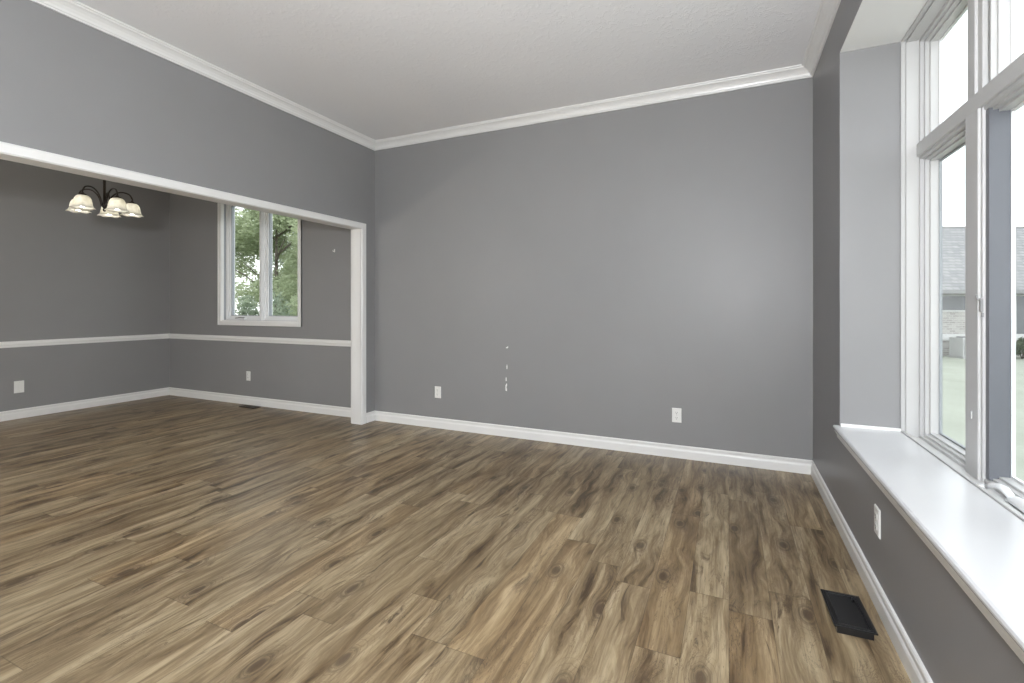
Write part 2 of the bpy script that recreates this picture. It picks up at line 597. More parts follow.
def run(prof, wall, p0, p1):
    """moulding along a wall; ends are mitred where they meet in a corner"""
    mb = MB()
    fns = {'back': lambda a, b, t: (t, YB - a, b),
           'left': lambda a, b, t: (XL + a, t, b),
           'right': lambda a, b, t: (XR - a, t, b),
           'dining': lambda a, b, t: (XD + a, t, b),
           'part': lambda a, b, t: (XLB - a, t, b)}
    fn = fns[wall]
    n = len(prof)
    (q0, m0), (q1, m1) = p0, p1            # position and mitre sign
    vs = [fn(a, b, q0 + m0 * a) for a, b in prof] + [fn(a, b, q1 + m1 * a) for a, b in prof]
    fs = [(i, (i + 1) % n, n + (i + 1) % n, n + i) for i in range(n)]
    fs += [tuple(range(n))[::-1], tuple(range(n, 2 * n))]
    mb.add(vs, fs)
    return mb


struct(run(base_prof, 'back', (XL, 1), (XR, -1)).build('baseboard_back', M['white']))
struct(run(base_prof, 'right', (YF, 0), (YB, -1)).build('baseboard_right', M['white']))
struct(run(base_prof, 'left', (OP1 + 0.078, 0), (YB, -1)).build('baseboard_left', M['white']))
struct(run(base_prof, 'left', (YF, 0), (OP0 - 0.078, 0)).build('baseboard_left', M['white']))
struct(run(base_prof, 'back', (XD, 1), (XLB, -1)).build('baseboard_dining_back', M['white']))
struct(run(base_prof, 'dining', (YF, 0), (YB, -1)).build('baseboard_dining_left', M['white']))
struct(run(rail_prof, 'back', (XD, 1), (XLB, 0)).build('trim_chair_rail_back', M['white']))
struct(run(rail_prof, 'dining', (YF, 0), (YB, -1)).build('trim_chair_rail_left', M['white']))
struct(run(crown_prof, 'back', (XL, 1), (XR, -1)).build('trim_crown_back', M['white']))
struct(run(crown_prof, 'left', (YF, 0), (YB, -1)).build('trim_crown_left', M['white']))
struct(run(crown_prof, 'right', (YF, 0), (YB, -1)).build('trim_crown_right', M['white']))

# cased opening: jamb lining and a casing on both faces
lin_mb = MB()
lin_mb.box(XLB - 0.004, XL + 0.004, OP1, OP1 + 0.012, 0, HEAD + 0.012)
lin_mb.box(XLB - 0.004, XL + 0.004, OP0 - 0.012, OP0, 0, HEAD + 0.012)
lin_mb.box(XLB - 0.004, XL + 0.004, OP0, OP1, HEAD, HEAD + 0.012)
opening = struct(lin_mb.build('trim_opening', M['white']))
for side, xa in ((1, XL), (-1, XLB)):
    c = MB()
    prof = [(0.0, 0.010), (0.006, 0.014), (0.010, 0.018), (0.066, 0.018), (0.072, 0.012), (0.077, 0.010)]
    # three mitred legs swept round the opening: widths w outwards, thickness t off the wall
    path = [(OP1, 0.0), (OP1, HEAD), (OP0, HEAD), (OP0, 0.0)]
    dirs = [(1, 0), (1, 0.82), (-1, 0.82), (-1, 0)]
    outline = [(0.0, 0.0)] + prof + [(0.077, 0.0)]
    n = len(outline); vs = []
    for (py, pz), (dy, dz) in zip(path, dirs):
        for w, t in outline:
            vs.append((xa + side * t, py + dy * w, pz + dz * w))
    fs = []
    for k in range(3):
        for i in range(n):
            fs.append((k * n + i, k * n + (i + 1) % n, (k + 1) * n + (i + 1) % n, (k + 1) * n + i))
    fs += [tuple(range(n)), tuple(range(3 * n, 4 * n))]
    c.add(vs, fs)
    c.build('casing', M['white'], opening)

# ------------------------------------------------------------------ window sill shelf of the bay
sill = MB()
nose = [(0.845, 0.575), (0.548, 0.575), (0.541, 0.572), (0.538, 0.566), (0.538, 0.560), (0.541, 0.554),
        (0.548, 0.551), (0.845, 0.551)]
# the horns run only in front of the wall
sill.extrude(nose[1:-1] + [(XR, 0.551), (XR, 0.575)], BAY0 - 0.022, BAY1 + 0.022, lambda a, b, t: (a, t, b))
sill.extrude([(XR, 0.551), (XR, 0.575), (0.8405, 0.575), (0.8405, 0.551)], BAY0, BAY1, lambda a, b, t: (a, t, b))
board = struct(sill.build('trim_sill', M['sill']))
apron = [(XR, 0.551), (0.545, 0.551), (0.546, 0.543), (0.551, 0.538), (0.551, 0.532), (0.556, 0.524), (0.558, 0.508),
         (0.562, 0.504), (XR, 0.503)]
MB().extrude(apron, BAY0 - 0.016, BAY1 + 0.016, lambda a, b, t: (a, t, b)).build('apron_moulding', M['white'], board)
MB().box(XR + 0.004, BAYX, BAY1 - 0.008, BAY1, 0.575, 0.590).build('caulk_strip', M['white'], board)

# ------------------------------------------------------------------ the bay window
bay = struct(empty('window_1', (BAYX, (BAY0 + BAY1) / 2, BAYZ0)))
INV = Matrix.Translation((-BAYX, -(BAY0 + BAY1) / 2, -BAYZ0))
fb = lambda u, d, z: (d, u, z)
mb = MB()
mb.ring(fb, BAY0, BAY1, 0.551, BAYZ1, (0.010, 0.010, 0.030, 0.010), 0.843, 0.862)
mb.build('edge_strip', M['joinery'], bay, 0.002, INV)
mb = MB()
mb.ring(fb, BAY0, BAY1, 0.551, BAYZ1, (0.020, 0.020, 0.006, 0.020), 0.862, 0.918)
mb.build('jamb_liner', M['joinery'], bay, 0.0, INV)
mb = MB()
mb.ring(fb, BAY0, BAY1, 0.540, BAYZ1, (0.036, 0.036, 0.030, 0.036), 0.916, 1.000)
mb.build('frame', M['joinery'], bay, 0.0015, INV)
TZ0, TZ1 = 2.034, 2.104
mb = MB()
mb.box(0.905, 1.000, BAY0 + 0.02, BAY1 - 0.020, TZ0, TZ1)
mb.box(0.916, 1.000, BAY0 + 0.03, BAY1 - 0.034, TZ0 - 0.016, TZ1 + 0.010)
mb.build('transom_bar', M['joinery'], bay, 0.004, INV)
mull = [2.508, 1.858, 1.208, 0.558]
for yc in mull:
    mb = MB()
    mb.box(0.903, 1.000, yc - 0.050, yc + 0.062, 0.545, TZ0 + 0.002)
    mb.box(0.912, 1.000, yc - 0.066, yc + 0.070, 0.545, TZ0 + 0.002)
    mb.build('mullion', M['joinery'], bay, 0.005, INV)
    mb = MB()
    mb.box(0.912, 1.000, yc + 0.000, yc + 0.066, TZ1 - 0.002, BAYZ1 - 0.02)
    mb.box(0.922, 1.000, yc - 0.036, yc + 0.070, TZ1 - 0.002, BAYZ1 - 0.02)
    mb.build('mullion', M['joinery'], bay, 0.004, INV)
cells = []
edges = [BAY1 - 0.040] + [v for yc in mull for v in (yc + 0.070, yc - 0.066)] + [BAY0 + 0.040]
for k in range(5):
    hi, lo = edges[2 * k], edges[2 * k + 1]
    for zi, (z0, z1) in enumerate(((0.570, TZ0 - 0.014), (TZ1 + 0.008, BAYZ1 - 0.036))):
        mb = MB()
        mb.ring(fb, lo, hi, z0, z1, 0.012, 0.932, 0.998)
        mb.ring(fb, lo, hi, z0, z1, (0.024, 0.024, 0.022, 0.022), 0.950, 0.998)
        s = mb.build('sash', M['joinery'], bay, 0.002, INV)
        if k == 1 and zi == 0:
            MB().box(0.921, 0.9845, hi - 0.0275, hi + 0.001, z0 + 0.004, z1 - 0.004).build('reveal_shade_strip', M['reveal_shade'], s, 0, INV)  # dark strip painting the shade on this unit's far jamb reveal
        mb = MB()
        mb.ring(fb, lo + 0.022, hi - 0.022, z0 + 0.020, z1 - 0.020, 0.010, 0.984, 0.996)
        mb.build('glazing_bead', M['gasket'] if zi == 0 and k != 1 else M['vinyl'], s, 0, INV)
        MB().box(0.987, 0.992, lo + 0.024, hi - 0.024, z0 + 0.022, z1 - 0.022).build('pane', M['glass'], s, 0, INV)
# casement operators: cover and folding crank, one for each lower unit but the first narrow one
def operator(yc):
    g = MB()
    g.add(*rounded_cover(yc), True)
    o = g.build('crank_cover', M['vinyl'], bay, 0, INV)
    md = o.modifiers.new('smooth_form', 'SUBSURF'); md.levels = 2; md.render_levels = 2
    arm = MB()
    arm.tube([(0.893, yc + 0.035, 0.588), (0.885, yc + 0.050, 0.604), (0.880, yc + 0.075, 0.607), (0.873, yc + 0.105, 0.600),
              (0.866, yc + 0.130, 0.585)], [0.012, 0.013, 0.011, 0.010, 0.009], 12)
    arm.tube([(0.866, yc + 0.128, 0.582), (0.857, yc + 0.150, 0.579), (0.852, yc + 0.165, 0.580)], [0.007, 0.009, 0.006], 10)
    arm.build('crank_handle', M['vinyl'], o, 0, INV)


def rounded_cover(yc):
    rows = []
    prof = [(-0.11, 0.010), (-0.085, 0.028), (-0.03, 0.040), (0.03, 0.040), (0.06, 0.026), (0.075, 0.008)]
    vs = []; fs = []
    for t, hgt in prof:
        for dx, hz in ((0.0, 0.0), (-0.016, 0.75), (-0.034, 1.0), (-0.050, 0.55), (-0.056, 0.0)):
            vs.append((0.938 + dx, yc + t, 0.560 + hz * hgt))
    n = 5
    for i in range(len(prof) - 1):
        for k in range(n - 1):
            fs.append((i * n + k, i * n + k + 1, (i + 1) * n + k + 1, (i + 1) * n + k))
        fs.append((i * n + n - 1, i * n, (i + 1) * n, (i + 1) * n + n - 1))
    fs.append(tuple(range(n))); fs.append(tuple((len(prof) - 1) * n + i for i in range(n))[::-1])
    return vs, fs


operator(2.155)
operator(1.505)
# sash lock on the first lower mullion
mb = MB()
mb.box(0.905, 0.914, 2.440, 2.453, 1.225, 1.280)
mb.tube([(0.908, 2.446, 1.270), (0.898, 2.446, 1.276), (0.894, 2.446, 1.292)], 0.004, 8)
mb.box(0.906, 0.913, 2.432, 2.440, 1.205, 1.222)
mb.build('sash_lock', M['steel'], bay, 0.002, INV)
mb = MB()
mb.box(0.899, 0.904, 2.505, 2.516, 0.790, 0.822)
mb.build('latch_keeper', M['joinery'], bay, 0.001, INV)
portal('bay_portal', (1.06, (BAY0 + BAY1) / 2, 1.6), (0, math.pi / 2, 0), BAYZ1 - 0.54, BAY1 - BAY0)

# ------------------------------------------------------------------ dining window
dw = struct(empty('window_2', ((WX0 + WX1) / 2, YB, WZ0)))
INVD = Matrix.Translation((-(WX0 + WX1) / 2, -YB, -WZ0))
fd = lambda u, d, z: (u, YB + d, z)
mb = MB()
mb.ring(fd, WX0 - 0.050, WX1 + 0.050, WZ0 - 0.052, WZ1 + 0.05, 0.056, -0.016, 0.0)
mb.ring(fd, WX0 - 0.050, WX1 + 0.050, WZ0 - 0.052, WZ1 + 0.05, 0.014, -0.021, 0.0)
mb.build('casing', M['white'], dw, 0.002, INVD)
mb = MB()
mb.ring(fd, WX0, WX1, WZ0, WZ1, 0.014, -0.002, 0.022)
mb.build('jamb_liner', M['white'], dw, 0, INVD)
MB().ring(fd, WX0, WX1, WZ0, WZ1, 0.016, 0.022, 0.052).build('weather_strip', M['gasket'], dw, 0, INVD)
mb = MB()
mb.ring(fd, WX0, WX1, WZ0, WZ1, 0.030, 0.05, 0.155)
mb.box(-5.415, -5.345, YB + 0.040, YB + 0.155, WZ0 + 0.01, WZ1 - 0.01)
mb.box(-5.400, -5.360, YB + 0.025, YB + 0.155, WZ0 + 0.01, WZ1 - 0.01)
mb.build('frame', M['vinyl'], dw, 0.002, INVD)
for lo, hi in ((WX0 + 0.030, -5.415), (-5.345, WX1 - 0.030)):
    mb = MB()
    mb.ring(fd, lo, hi, WZ0 + 0.030, WZ1 - 0.030, 0.014, 0.060, 0.140)
    mb.ring(fd, lo, hi, WZ0 + 0.030, WZ1 - 0.030, 0.038, 0.075, 0.140)
    s = mb.build('sash', M['vinyl'], dw, 0.002, INVD)
    MB().ring(fd, lo + 0.0375, hi - 0.0375, WZ0 + 0.0675, WZ1 - 0.0675, 0.008, 0.088, 0.125).build('glazing_bead', M['gasket'], s, 0, INVD)
    MB().box(lo + 0.039, hi - 0.039, YB + 0.100, YB + 0.105, WZ0 + 0.069, WZ1 - 0.069).build('pane', M['glass'], s, 0, INVD)
mb = MB()
mb.box(-5.80, -5.68, YB + 0.030, YB + 0.075, WZ0 + 0.015, WZ0 + 0.045)
oc = mb.build('crank_cover', M['vinyl'], dw, 0.008, INVD)
MB().tube([(-5.69, YB + 0.035, WZ0 + 0.045), (-5.75, YB + 0.022, WZ0 + 0.050), (-5.84, YB + 0.020, WZ0 + 0.040)], [0.008, 0.007, 0.006], 8).build(
    'crank_handle', M['steel'], oc, 0, INVD)
portal('dining_portal', ((WX0 + WX1) / 2, YB + 0.17, (WZ0 + WZ1) / 2), (-math.pi / 2, 0, 0), WX1 - WX0, WZ1 - WZ0)

# unseen windows added behind the camera to let in more daylight
for k, (x0, x1, z0, z1) in enumerate(FW):
    w = struct(empty('window_%d' % (k + 3), ((x0 + x1) / 2, YF, z0)))
    im = Matrix.Translation((-(x0 + x1) / 2, -YF, -z0))
    ff = lambda u, d, z: (u, YF - d, z)
    mb = MB(); mb.ring(ff, x0 - 0.05, x1 + 0.05, z0 - 0.05, z1 + 0.05, 0.055, -0.016, 0.0)
    mb.build('casing', M['white'], w, 0.002, im)
    mb = MB(); mb.ring(ff, x0, x1, z0, z1, 0.05, 0.0, 0.15)
    xm = (x0 + x1) / 2
    mb.box(xm - 0.04, xm + 0.04, YF - 0.14, YF - 0.03, z0 + 0.02, z1 - 0.02)
    mb.build('frame', M['vinyl'], w, 0.002, im)
    for a, b in ((x0 + 0.05, xm - 0.04), (xm + 0.04, x1 - 0.05)):
        MB().box(a, b, YF - 0.10, YF - 0.095, z0 + 0.05, z1 - 0.05).build('pane', M['glass'], w, 0, im)
    portal('front_portal', (xm, YF - 0.17, (z0 + z1) / 2), (math.pi / 2, 0, 0), x1 - x0, z1 - z0)


# ------------------------------------------------------------------ outlets
def outlet_mesh(w=0.074, h=0.118):
    """upright duplex outlet facing -y, back at y=0, centred on the origin"""
    root = empty('wall_outlet')
    p = MB()
    a, b, t = w / 2, h / 2, 0.006
    i = 0.005
    vs = [(-a, 0, -b), (a, 0, -b), (a, 0, b), (-a, 0, b), (-a, -0.0025, -b), (a, -0.0025, -b), (a, -0.0025, b), (-a, -0.0025, b),
          (-a + i, -t, -b + i), (a - i, -t, -b + i), (a - i, -t, b - i), (-a + i, -t, b - i)]
    fs = [(0, 3, 2, 1), (8, 9, 10, 11)]
    for k in range(4):
        n = (k + 1) % 4
        fs += [(k, n, 4 + n, 4 + k), (4 + k, 4 + n, 8 + n, 8 + k)]
    p.add(vs, fs)
    p.build('cover_plate', M['plastic'], root)
    for sz in (-1, 1):
        r = MB()
        zc = sz * 0.0215
        pts = []
        for q in range(20):
            an = 2 * math.pi * q / 20
            pts.append((max(-0.0165, min(0.0165, 0.019 * math.cos(an))), 0.0145 * math.sin(an)))
        n = len(pts)
        vs = [(x, -0.005, zc + z) for x, z in pts] + [(x, -0.0085, zc + z) for x, z in pts]
        fs = [(k, (k + 1) % n, n + (k + 1) % n, n + k) for k in range(n)] + [tuple(range(n))[::-1], tuple(range(n, 2 * n))]
        r.add(vs, fs)
        ro = r.build('socket', M['plastic'], root)
        s = MB()
        s.box(-0.0075, -0.0050, -0.0092, -0.006, zc - 0.001, zc + 0.009)
        s.box(0.0050, 0.0075, -0.0092, -0.006, zc + 0.000, zc + 0.008)
        s.box(-0.0025, 0.0025, -0.0092, -0.006, zc - 0.010, zc - 0.005)
        s.build('slots', M['slot'], ro)
    sc = MB()
    sc.tube([(0, -0.004, 0), (0, -0.0075, 0)], 0.0035, 12)
    sc.build('screw', M['screw'], root)
    return root


def copy_tree(o, parent=None):
    c = o.copy()
    COL.objects.link(c)
    if parent is not None: c.parent = parent
    for ch in list(o.children): copy_tree(ch, c)
    return c


OG = 'duplex outlets along the walls'
first = outlet_mesh()
spots = [((-0.394, YB, 0.348), 0.0, 'white duplex outlet on the big grey back wall, the one nearer the window corner'),
         ((-2.724, YB, 0.365), 0.0, 'white duplex outlet on the big grey back wall, the one nearer the cased opening'),
         ((-5.566, YB, 0.360), 0.0, 'white duplex outlet below the chair rail and the dining room window'),
         ((XR, 2.413, 0.350), -math.pi / 2, 'white duplex outlet under the window sill, above the black floor register')]
for k, (loc, rz, lab) in enumerate(spots):
    o = first if k == 0 else copy_tree(first)
    o.location = loc; o.rotation_euler = (0, 0, rz)
    tag(o, lab, 'outlet', OG)

pl = empty('wall_plate', (XD, 2.547, 0.351), math.pi / 2)
tag(pl, 'square white cover plate on the far left dining wall below the chair rail', 'cover plate')
mb = MB()
a, b, t, i = 0.041, 0.066, 0.006, 0.005
vs = [(-a, 0, -b), (a, 0, -b), (a, 0, b), (-a, 0, b), (-a, -0.003, -b), (a, -0.003, -b), (a, -0.003, b), (-a, -0.003, b),
      (-a + i, -t, -b + i), (a - i, -t, -b + i), (a - i, -t, b - i), (-a + i, -t, b - i)]
fs = [(0, 3, 2, 1), (8, 9, 10, 11)]
for k in range(4):
    n = (k + 1) % 4
    fs += [(k, n, 4 + n, 4 + k), (4 + k, 4 + n, 8 + n, 8 + k)]
mb.add(vs, fs)
mb.build('cover', M['plastic'], pl)
MB().box(-0.0165, 0.0165, -0.0075, -0.005, -0.033, 0.033).build('insert', M['plastic'], pl, 0.001)
for z in (-0.05, 0.05):
    MB().tube([(0, -0.005, z), (0, -0.0072, z)], 0.003, 10).build('screw', M['screw'], pl)

# small hook left on the dining wall
hk = empty('wall_hook', (-4.124, YB, 1.876))
tag(hk, 'tiny pale picture hook on the dining wall right of the window', 'hook')
MB().box(-0.008, 0.008, -0.002, 0.0, -0.014, 0.022).build('back_plate', M['spackle'], hk, 0.001)
MB().tube([(0, -0.002, 0.008), (0, -0.012, -0.004), (0, -0.018, -0.010), (0, -0.024, -0.004), (0, -0.025, 0.006)], 0.003, 8).build('hook', M['spackle'], hk)

# bare plaster chips on the back wall
def chip(x, z, pts):
    n = len(pts)
    mb = MB()
    vs = [(x + a, YB - 0.0006, z + b) for a, b in pts] + [(x + a, YB + 0.0004, z + b) for a, b in pts]
    fs = [tuple(range(n)), tuple(range(n, 2 * n))[::-1]] + [(k, (k + 1) % n, n + (k + 1) % n, n + k) for k in range(n)]
    mb.add(vs, fs)
    return mb.build('plaster_chip', M['spackle'], wall_back)


chip(-1.942, 0.852, [(-0.012, -0.006), (0.004, -0.010), (0.014, 0.002), (0.010, 0.010), (-0.002, 0.004)])
chip(-1.942, 0.665, [(-0.004, -0.022), (0.004, -0.020), (0.006, 0.004), (0.000, 0.026), (-0.005, 0.006)])
chip(-1.950, 0.478, [(-0.008, -0.040), (0.006, -0.046), (0.009, -0.030), (0.003, -0.008), (0.011, 0.016), (0.006, 0.032), (-0.008, 0.010)])
chip(-1.950, 0.548, [(-0.006, -0.020), (0.005, -0.018), (0.003, 0.018), (-0.005, 0.014)])


# ------------------------------------------------------------------ floor registers
def register(name, loc, rz, L, W, H, mat, label, nsl):
    """long axis along local y; flanged cover over a narrower boot"""
    r = empty(name, loc, rz)
    tag(r, label, 'floor register')
    f = MB()
    fr = lambda u, d, z: (z, u, d)          # ring laid flat: u along y, z along x, depth up
    f.ring(fr, -L / 2, L / 2, -W / 2, W / 2, 0.022, H - 0.006, H)
    a, i = 0.0, 0.022
    f.ring(fr, -L / 2 + 0.006, L / 2 - 0.006, -W / 2 + 0.006, W / 2 - 0.006, 0.012, H - 0.001, H + 0.003)
    f.build('flange', mat, r, 0.0015)
    bt = MB()
    bt.ring(fr, -L / 2 + 0.012, L / 2 - 0.012, -W / 2 + 0.010, W / 2 - 0.010, 0.003, 0.0, H - 0.003)
    bt.box(-W / 2 + 0.012, W / 2 - 0.012, -L / 2 + 0.014, L / 2 - 0.014, 0.0, 0.002)
    bt.build('boot', mat, r)
    sl = MB()
    span = L - 0.048
    for k in range(nsl):
        y = -span / 2 + span * (k + 0.5) / nsl
        d = span / nsl * 0.42
        zt = H - 0.002
        sl.add([(-W / 2 + 0.021, y - d, zt - 0.007), (W / 2 - 0.021, y - d, zt - 0.007), (W / 2 - 0.021, y + d, zt), (-W / 2 + 0.021, y + d, zt),
                (-W / 2 + 0.021, y - d, zt - 0.0085), (W / 2 - 0.021, y - d, zt - 0.0085), (W / 2 - 0.021, y + d, zt - 0.0015), (-W / 2 + 0.021, y + d, zt - 0.0015)],
               [(0, 1, 2, 3), (7, 6, 5, 4), (0, 4, 5, 1), (2, 6, 7, 3), (1, 5, 6, 2), (0, 3, 7, 4)])
    sl.build('louvers', mat, r)
    if H > 0.02:
        lv = MB()
        lv.box(W / 2 - 0.034, W / 2 - 0.028, L / 2 - 0.05, L / 2 - 0.03, H - 0.006, H + 0.006)
        lv.build('damper_lever', mat, r, 0.001)
    return r


register('floor_register', (0.432, 2.262, 0.0), math.radians(2.0), 0.250, 0.138, 0.034, M['black'],
         'black louvered floor register lying on the floor beside the window wall baseboard', 12)
register('floor_register', (-5.40, 3.985, 0.0), math.pi / 2, 0.27, 0.10, 0.010, M['brown'],
         'small dark floor register by the dining room back baseboard', 12)

# ------------------------------------------------------------------ chandelier
CH = Vector((-5.215, 2.415, 0))
ch = empty('chandelier', (CH.x, CH.y, ZC))
tag(ch, 'dark bronze five-arm chandelier with bell glass shades hanging in the dining room', 'chandelier')
Z0 = -ZC                                    # children are built relative to the ceiling
mb = MB()
mb.lathe([(0.0, 0.0), (0.065, 0.0), (0.065, -0.012), (0.045, -0.030), (0.014, -0.036), (0.0, -0.036)], (0, 0, 0), 28)
mb.build('canopy', M['bronze'], ch)
MB().tube([(0, 0, -0.03), (0, 0, 2.20 + Z0)], 0.011, 14).build('rod', M['bronze'], ch)
mb = MB()
mb.lathe([(0, 2.215), (0.012, 2.215), (0.014, 2.205), (0.012, 2.195), (0.018, 2.182), (0.022, 2.165), (0.016, 2.148), (0.008, 2.138),
          (0.014, 2.125), (0.008, 2.112), (0, 2.108)], (0, 0, Z0), 24)
mb.build('hub', M['bronze'], ch)
RA = 0.198
SQ = lambda P: [(r, 2.10 + (z - 2.10) * 0.80) for r, z in P]
shade_outer = SQ([(0.020, 2.243), (0.034, 2.240), (0.048, 2.226), (0.058, 2.198), (0.063, 2.165), (0.066, 2.138), (0.074, 2.114), (0.087, 2.102)])
for k in range(5):
    th = YAW + math.radians(41 + 8 + 72 * k)
    dx, dy = math.cos(th), math.sin(th)
    pt = lambda r, z: (dx * r, dy * r, 2.10 + (z - 2.10) * 0.86 + Z0 + (0.004 if r < 0.19 else -0.012))
    arm = MB()
    P = [pt(0.024, 2.165), pt(0.032, 2.215), pt(0.048, 2.265), pt(0.074, 2.306), pt(0.108, 2.331), pt(0.145, 2.334), pt(0.180, 2.317),
         pt(0.200, 2.288), pt(RA, 2.255)]
    # smooth the polyline
    Q = []
    pv = [Vector(p) for p in P]
    for a in range(len(pv) - 1):
        p0 = pv[max(a - 1, 0)]; p1 = pv[a]; p2 = pv[a + 1]; p3 = pv[min(a + 2, len(pv) - 1)]
        for s in range(4):
            t = s / 4
            Q.append(0.5 * ((2 * p1) + (p2 - p0) * t + (2 * p0 - 5 * p1 + 4 * p2 - p3) * t * t + (3 * p1 - p0 - 3 * p2 + p3) * t ** 3))
    Q.append(pv[-1])
    arm.tube(Q, 0.0065, 10)
    am = arm.build('arm', M['bronze'], ch)
    c = (dx * RA, dy * RA, Z0)
    so = MB()
    so.lathe(SQ([(0, 2.278), (0.009, 2.278), (0.013, 2.264), (0.030, 2.252), (0.032, 2.243), (0.016, 2.240), (0.015, 2.205), (0.0, 2.203)]), c, 20)
    so.build('socket_cup', M['bronze'], am)
    sh = MB()
    def wob(r, z, a, k, n=len(shade_outer)):
        e = max(0.0, (r - 0.066) / 0.034)
        rib = 1 + 0.010 * math.cos(24 * a)
        return r * rib * (1 + 0.03 * e * math.cos(6 * a)), z - 0.006 * e * math.cos(6 * a)
    inner = [(r - 0.004, z - 0.001) for r, z in shade_outer][::-1]
    sh.lathe(shade_outer + inner, c, 72, wob)
    sh.build('shade', M['shade'], ch)
    bl = MB()
    bl.lathe(SQ([(0.0, 2.208), (0.011, 2.206), (0.013, 2.188), (0.021, 2.168), (0.026, 2.140), (0.023, 2.126), (0.012, 2.114), (0.0, 2.112)]), c, 20)
    bl.build('bulb', M['bulb'], ch)

# ------------------------------------------------------------------ unseen floor lamps added as fill light, one per room
M['globe'] = emit_mat('fill_opal_globe', (0.97, 0.98, 1.0), FILL)


def fill_globe_lamp(x, y, mat, label):
    t = empty('added_fill_lamp', (x, y, 0))
    tag(t, label, 'lamp')
    mb = MB()
    mb.lathe([(0, 0), (0.15, 0), (0.15, 0.012), (0.13, 0.022), (0.03, 0.030), (0.014, 0.05), (0, 0.05)], (0, 0, 0), 32)
    mb.build('base', M['bronze'], t)
    MB().tube([(0, 0, 0.03), (0, 0, 1.36)], 0.011, 14).build('pole', M['bronze'], t)
    mb = MB()
    mb.lathe([(0, 1.345), (0.03, 1.35), (0.06, 1.365), (0.06, 1.38), (0, 1.38)], (0, 0, 0), 24)
    mb.build('collar', M['bronze'], t)
    n = 14; r = 0.19
    pr = [(r * math.sin(math.pi * k / n), 1.56 - r * math.cos(math.pi * k / n)) for k in range(n + 1)]
    MB().lathe(pr[:n // 2 + 1], (0, 0, 0), 28).build('bowl_shade', mat, t)
    MB().lathe(pr[n // 2:], (0, 0, 0), 28).build('glowing_top', M['globe_up'] if mat == M['globe'] else M['globe_dim_up'], t)


M['globe_up'] = emit_mat('fill_upper_glass', (0.95, 0.97, 1.0), FILL_UP)
M['globe_dim'] = emit_mat('dimmer_fill_globe', (1.0, 0.92, 0.82), FILL2)
M['globe_dim_up'] = emit_mat('dimmer_fill_upper_glass', (1.0, 0.92, 0.82), FILL2_UP)
fill_globe_lamp(-4.4, -0.35, M['globe_dim'], 'added opal globe fill lamp at the unseen end of the dining room')
fill_globe_lamp(0.22, -0.75, M['globe'], 'added opal globe fill lamp, unseen behind the viewpoint in the living room')

# ------------------------------------------------------------------ outdoors
struct(MB().box(-90, 90, -70, 110, GROUND - 0.3, GROUND).build('lawn', M['grass']))

# the house across the lawn on the window side: its own axes follow the view (u right, w away)
ca, sa = math.cos(YAW), math.sin(YAW)
hs = empty('neighbor_house', (20 * ca - 22 * sa, 20 * sa + 22 * ca, GROUND), YAW)
tag(hs, 'pale brick house with a low grey shingled roof seen through the bay window', 'house')
EV = 2.00 - GROUND; RI = 5.56 - GROUND
u0, u1 = -7.0, 14.0
MB().box(u0, u1, 0.0, 8.0, 0.0, EV - 0.02).build('wall', M['brick'], hs)
mb = MB()
prof = [(-0.6, EV - 0.02), (4.0, RI), (8.6, EV - 0.02), (8.6, EV - 0.18), (-0.6, EV - 0.18)]
mb.extrude(prof, u0 - 0.5, u1 + 0.5, lambda a, b, t: (t, a, b))
rf = mb.build('roof', M['roof'], hs)
MB().box(u0 - 0.5, u1 + 0.5, -0.68, -0.60, EV - 0.20, EV - 0.02).build('gutter', M['fin'], rf)
MB().box(u0 - 0.5, u1 + 0.5, 3.92, 4.08, RI - 0.05, RI + 0.03).build('ridge_cap', M['roof'], rf)
MB().box(-0.5, -0.1, 3.2, 3.6, RI - 0.85, RI - 0.32).build('roof_vent', M['fin'], rf)
for a, b, z0, z1 in ((-3.0, -1.7, 1.9, 2.85), (-0.8, 0.85, 2.05, 2.85), (3.0, 5.2, 0.95, 2.85), (6.2, 8.4, 0.95, 2.85)):
    w = MB().ring(lambda u, d, z: (u, d, z), a, b, z0, z1, 0.07, -0.05, 0.02).build('window', M['house_trim'], hs)
    MB().box(a + 0.06, b - 0.06, -0.03, 0.005, z0 + 0.06, z1 - 0.06).build('pane', M['house_glass'], w)
MB().box(u0, u1, -0.10, 0.02, 0.72, 1.02).build('ledge', M['house_trim'], hs)

# air conditioner beside it
acx = empty('air_conditioner', (19.95 * ca - 21.2 * sa, 19.95 * sa + 21.2 * ca, GROUND), YAW)
tag(acx, 'pale grey air conditioning unit standing by the wall of the brick house', 'air conditioner')
MB().box(-0.45, 0.45, -0.40, 0.40, 0.0, 0.08).build('pad', M['concrete'], acx)
MB().box(-0.38, 0.38, -0.34, 0.34, 0.08, 0.90).build('cabinet', M['ac'], acx, 0.02)
mb = MB()
for k in range(14):
    mb.box(-0.34, 0.34, -0.352, -0.338, 0.15 + k * 0.05, 0.175 + k * 0.05)
mb.build('grille', M['fin'], acx)
mb = MB(); mb.lathe([(0.0, 0.90), (0.28, 0.90), (0.28, 0.94), (0.24, 0.95), (0.0, 0.95)], (0, 0, 0), 24)
mb.build('fan_guard', M['fin'], acx)


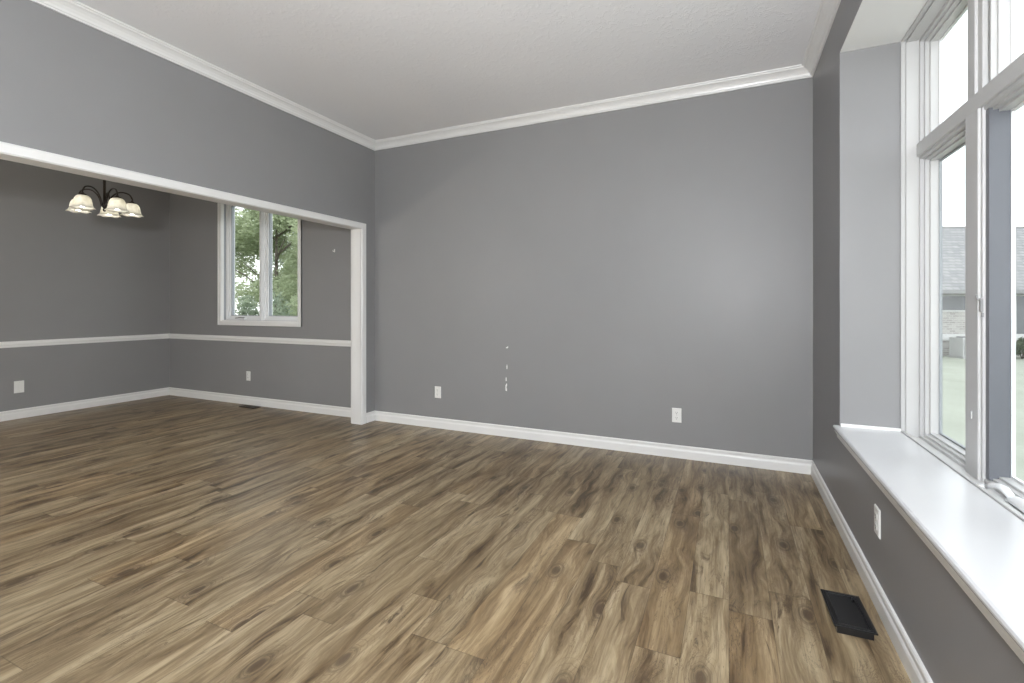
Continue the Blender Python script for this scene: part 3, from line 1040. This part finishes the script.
def leaf_cloud(blobs, count, size, mat, name, parent):
    """many small curled leaves scattered through ellipsoid clumps"""
    vs = []; fs = []
    tot = sum(b[3] * b[4] * b[5] for b in blobs)
    for (cx, cy, cz, rx, ry, rz) in blobs:
        n = int(count * rx * ry * rz / tot)
        for _ in range(n):
            d = Vector((random.gauss(0, 1), random.gauss(0, 1), random.gauss(0, 1))).normalized()
            r = random.random() ** 0.45
            p = Vector((cx + d.x * rx * r, cy + d.y * ry * r, cz + d.z * rz * r))
            a = Vector((random.gauss(0, 1), random.gauss(0, 1), random.gauss(0, 0.6))).normalized()
            b = a.cross(Vector((random.gauss(0, 1), random.gauss(0, 1), random.gauss(0, 1)))).normalized()
            s = size * random.uniform(0.6, 1.35)
            c = a.cross(b) * s * 0.18
            k = len(vs)
            vs += [p - a * s, p + b * s * 0.45 + c, p + a * s, p - b * s * 0.45 + c]
            fs += [(k, k + 1, k + 2), (k, k + 2, k + 3)]
    me = bpy.data.meshes.new(name)
    me.from_pydata([tuple(v) for v in vs], [], fs)
    me.materials.append(mat)
    o = bpy.data.objects.new(name, me)
    COL.objects.link(o); o.parent = parent
    return o


def tree(x, y, h, r, label, mat, count, size, zlo, seed):
    random.seed(seed)
    t = empty('tree', (x, y, GROUND))
    tag(t, label, 'tree', 'trees outside the dining room window')
    mb = MB()
    mb.tube([(0, 0, -0.05), (0.03, 0.02, h * 0.25), (-0.04, 0.05, h * 0.5), (0.02, 0, h * 0.85)], [r * 0.060, r * 0.042, r * 0.026, r * 0.008], 12)
    br = []
    for k in range(9):
        a = k * 2.4 + random.random(); z = h * random.uniform(0.3, 0.7); rr = r * random.uniform(0.5, 0.85)
        e = (math.cos(a) * rr, math.sin(a) * rr, z + h * random.uniform(0.08, 0.2))
        mb.tube([(0, 0, z), (e[0] * 0.5, e[1] * 0.5, z + (e[2] - z) * 0.6), e], [r * 0.016, r * 0.010, r * 0.004], 8)
        br.append(e)
    mb.build('trunk', M['bark'], t)
    blobs = []
    for k in range(60):
        a = random.uniform(0, 2 * math.pi); q = random.random() ** 0.5
        z = zlo + (h - zlo) * random.random()
        env = math.sin(math.pi * min(1, max(0.08, (z - zlo * 0.7) / (h - zlo * 0.7) * 0.92 + 0.06))) ** 0.6
        rr = r * env * q
        s = r * random.uniform(0.20, 0.34)
        blobs.append((math.cos(a) * rr, math.sin(a) * rr, z, s, s, s * 0.75))
    leaf_cloud(blobs, count, size, mat, 'foliage', t)


tree(-8.4, 9.8, 6.2, 1.9, 'bright green leafy tree close outside the right half of the dining window', M['leaf_light'], 52000, 0.055, 1.0, 3)
tree(-12.9, 10.4, 6.5, 2.1, 'green tree outside the left half of the dining window', M['leaf_light'], 56000, 0.058, 0.9, 5)
tree(-18.2, 17.0, 8.5, 2.8, 'taller darker green tree standing behind the two near trees', M['leaf_dark'], 40000, 0.085, 0.9, 8)


def shrub(x, y, r, h, label, mat, n, size, seed, group=None):
    random.seed(seed)
    t = empty('shrub', (x, y, GROUND))
    tag(t, label, 'shrub', group)
    mb = MB()
    for k in range(6):
        a = k * 1.05
        mb.tube([(0.03 * math.cos(a), 0.03 * math.sin(a), -0.02), (r * 0.4 * math.cos(a), r * 0.4 * math.sin(a), h * 0.6)], [0.02, 0.008], 6)
    mb.build('stems', M['bark'], t)
    blobs = []
    for k in range(12):
        a = random.uniform(0, 6.28); q = random.random() ** 0.5 * r * 0.7
        blobs.append((q * math.cos(a), q * math.sin(a), h * random.uniform(0.3, 0.75), r * 0.4, r * 0.4, h * 0.28))
    leaf_cloud(blobs, n, size, mat, 'foliage', t)


shrub(-9.6, 7.2, 0.8, 2.6, 'dark green bush filling the lower left of the dining window', M['leaf_dark'], 14000, 0.045, 11)


def at_view(xc, zc):
    return (xc * ca - zc * sa, xc * sa + zc * ca)


x, y = at_view(22.15, 20.8)
shrub(x, y, 0.60, 0.95, 'low rounded shrub by the brick house wall, at the right edge of the view', M['leaf_shrub'], 2600, 0.06, 20)

# pale garage far beyond the trees, and the road before it
gx = empty('garage', (-24.0, 33.0, GROUND), math.radians(25))
tag(gx, 'white sided garage far behind the trees outside the dining window', 'garage')
MB().box(-5, 5, 0, 6, 0, 3.0).build('wall', M['siding'], gx)
MB().extrude([(-0.4, 2.95), (3.0, 4.9), (6.4, 2.95), (6.4, 2.8), (-0.4, 2.8)], -5.4, 5.4, lambda a, b, t: (t, a, b)).build('roof', M['roof'], gx)
d = MB().box(-2.2, 2.2, -0.04, 0.02, 0.0, 2.3).build('garage_door', M['house_trim'], gx)
struct(MB().box(-60, -4, 21.5, 26.5, GROUND, GROUND + 0.02).build('road', M['concrete']))
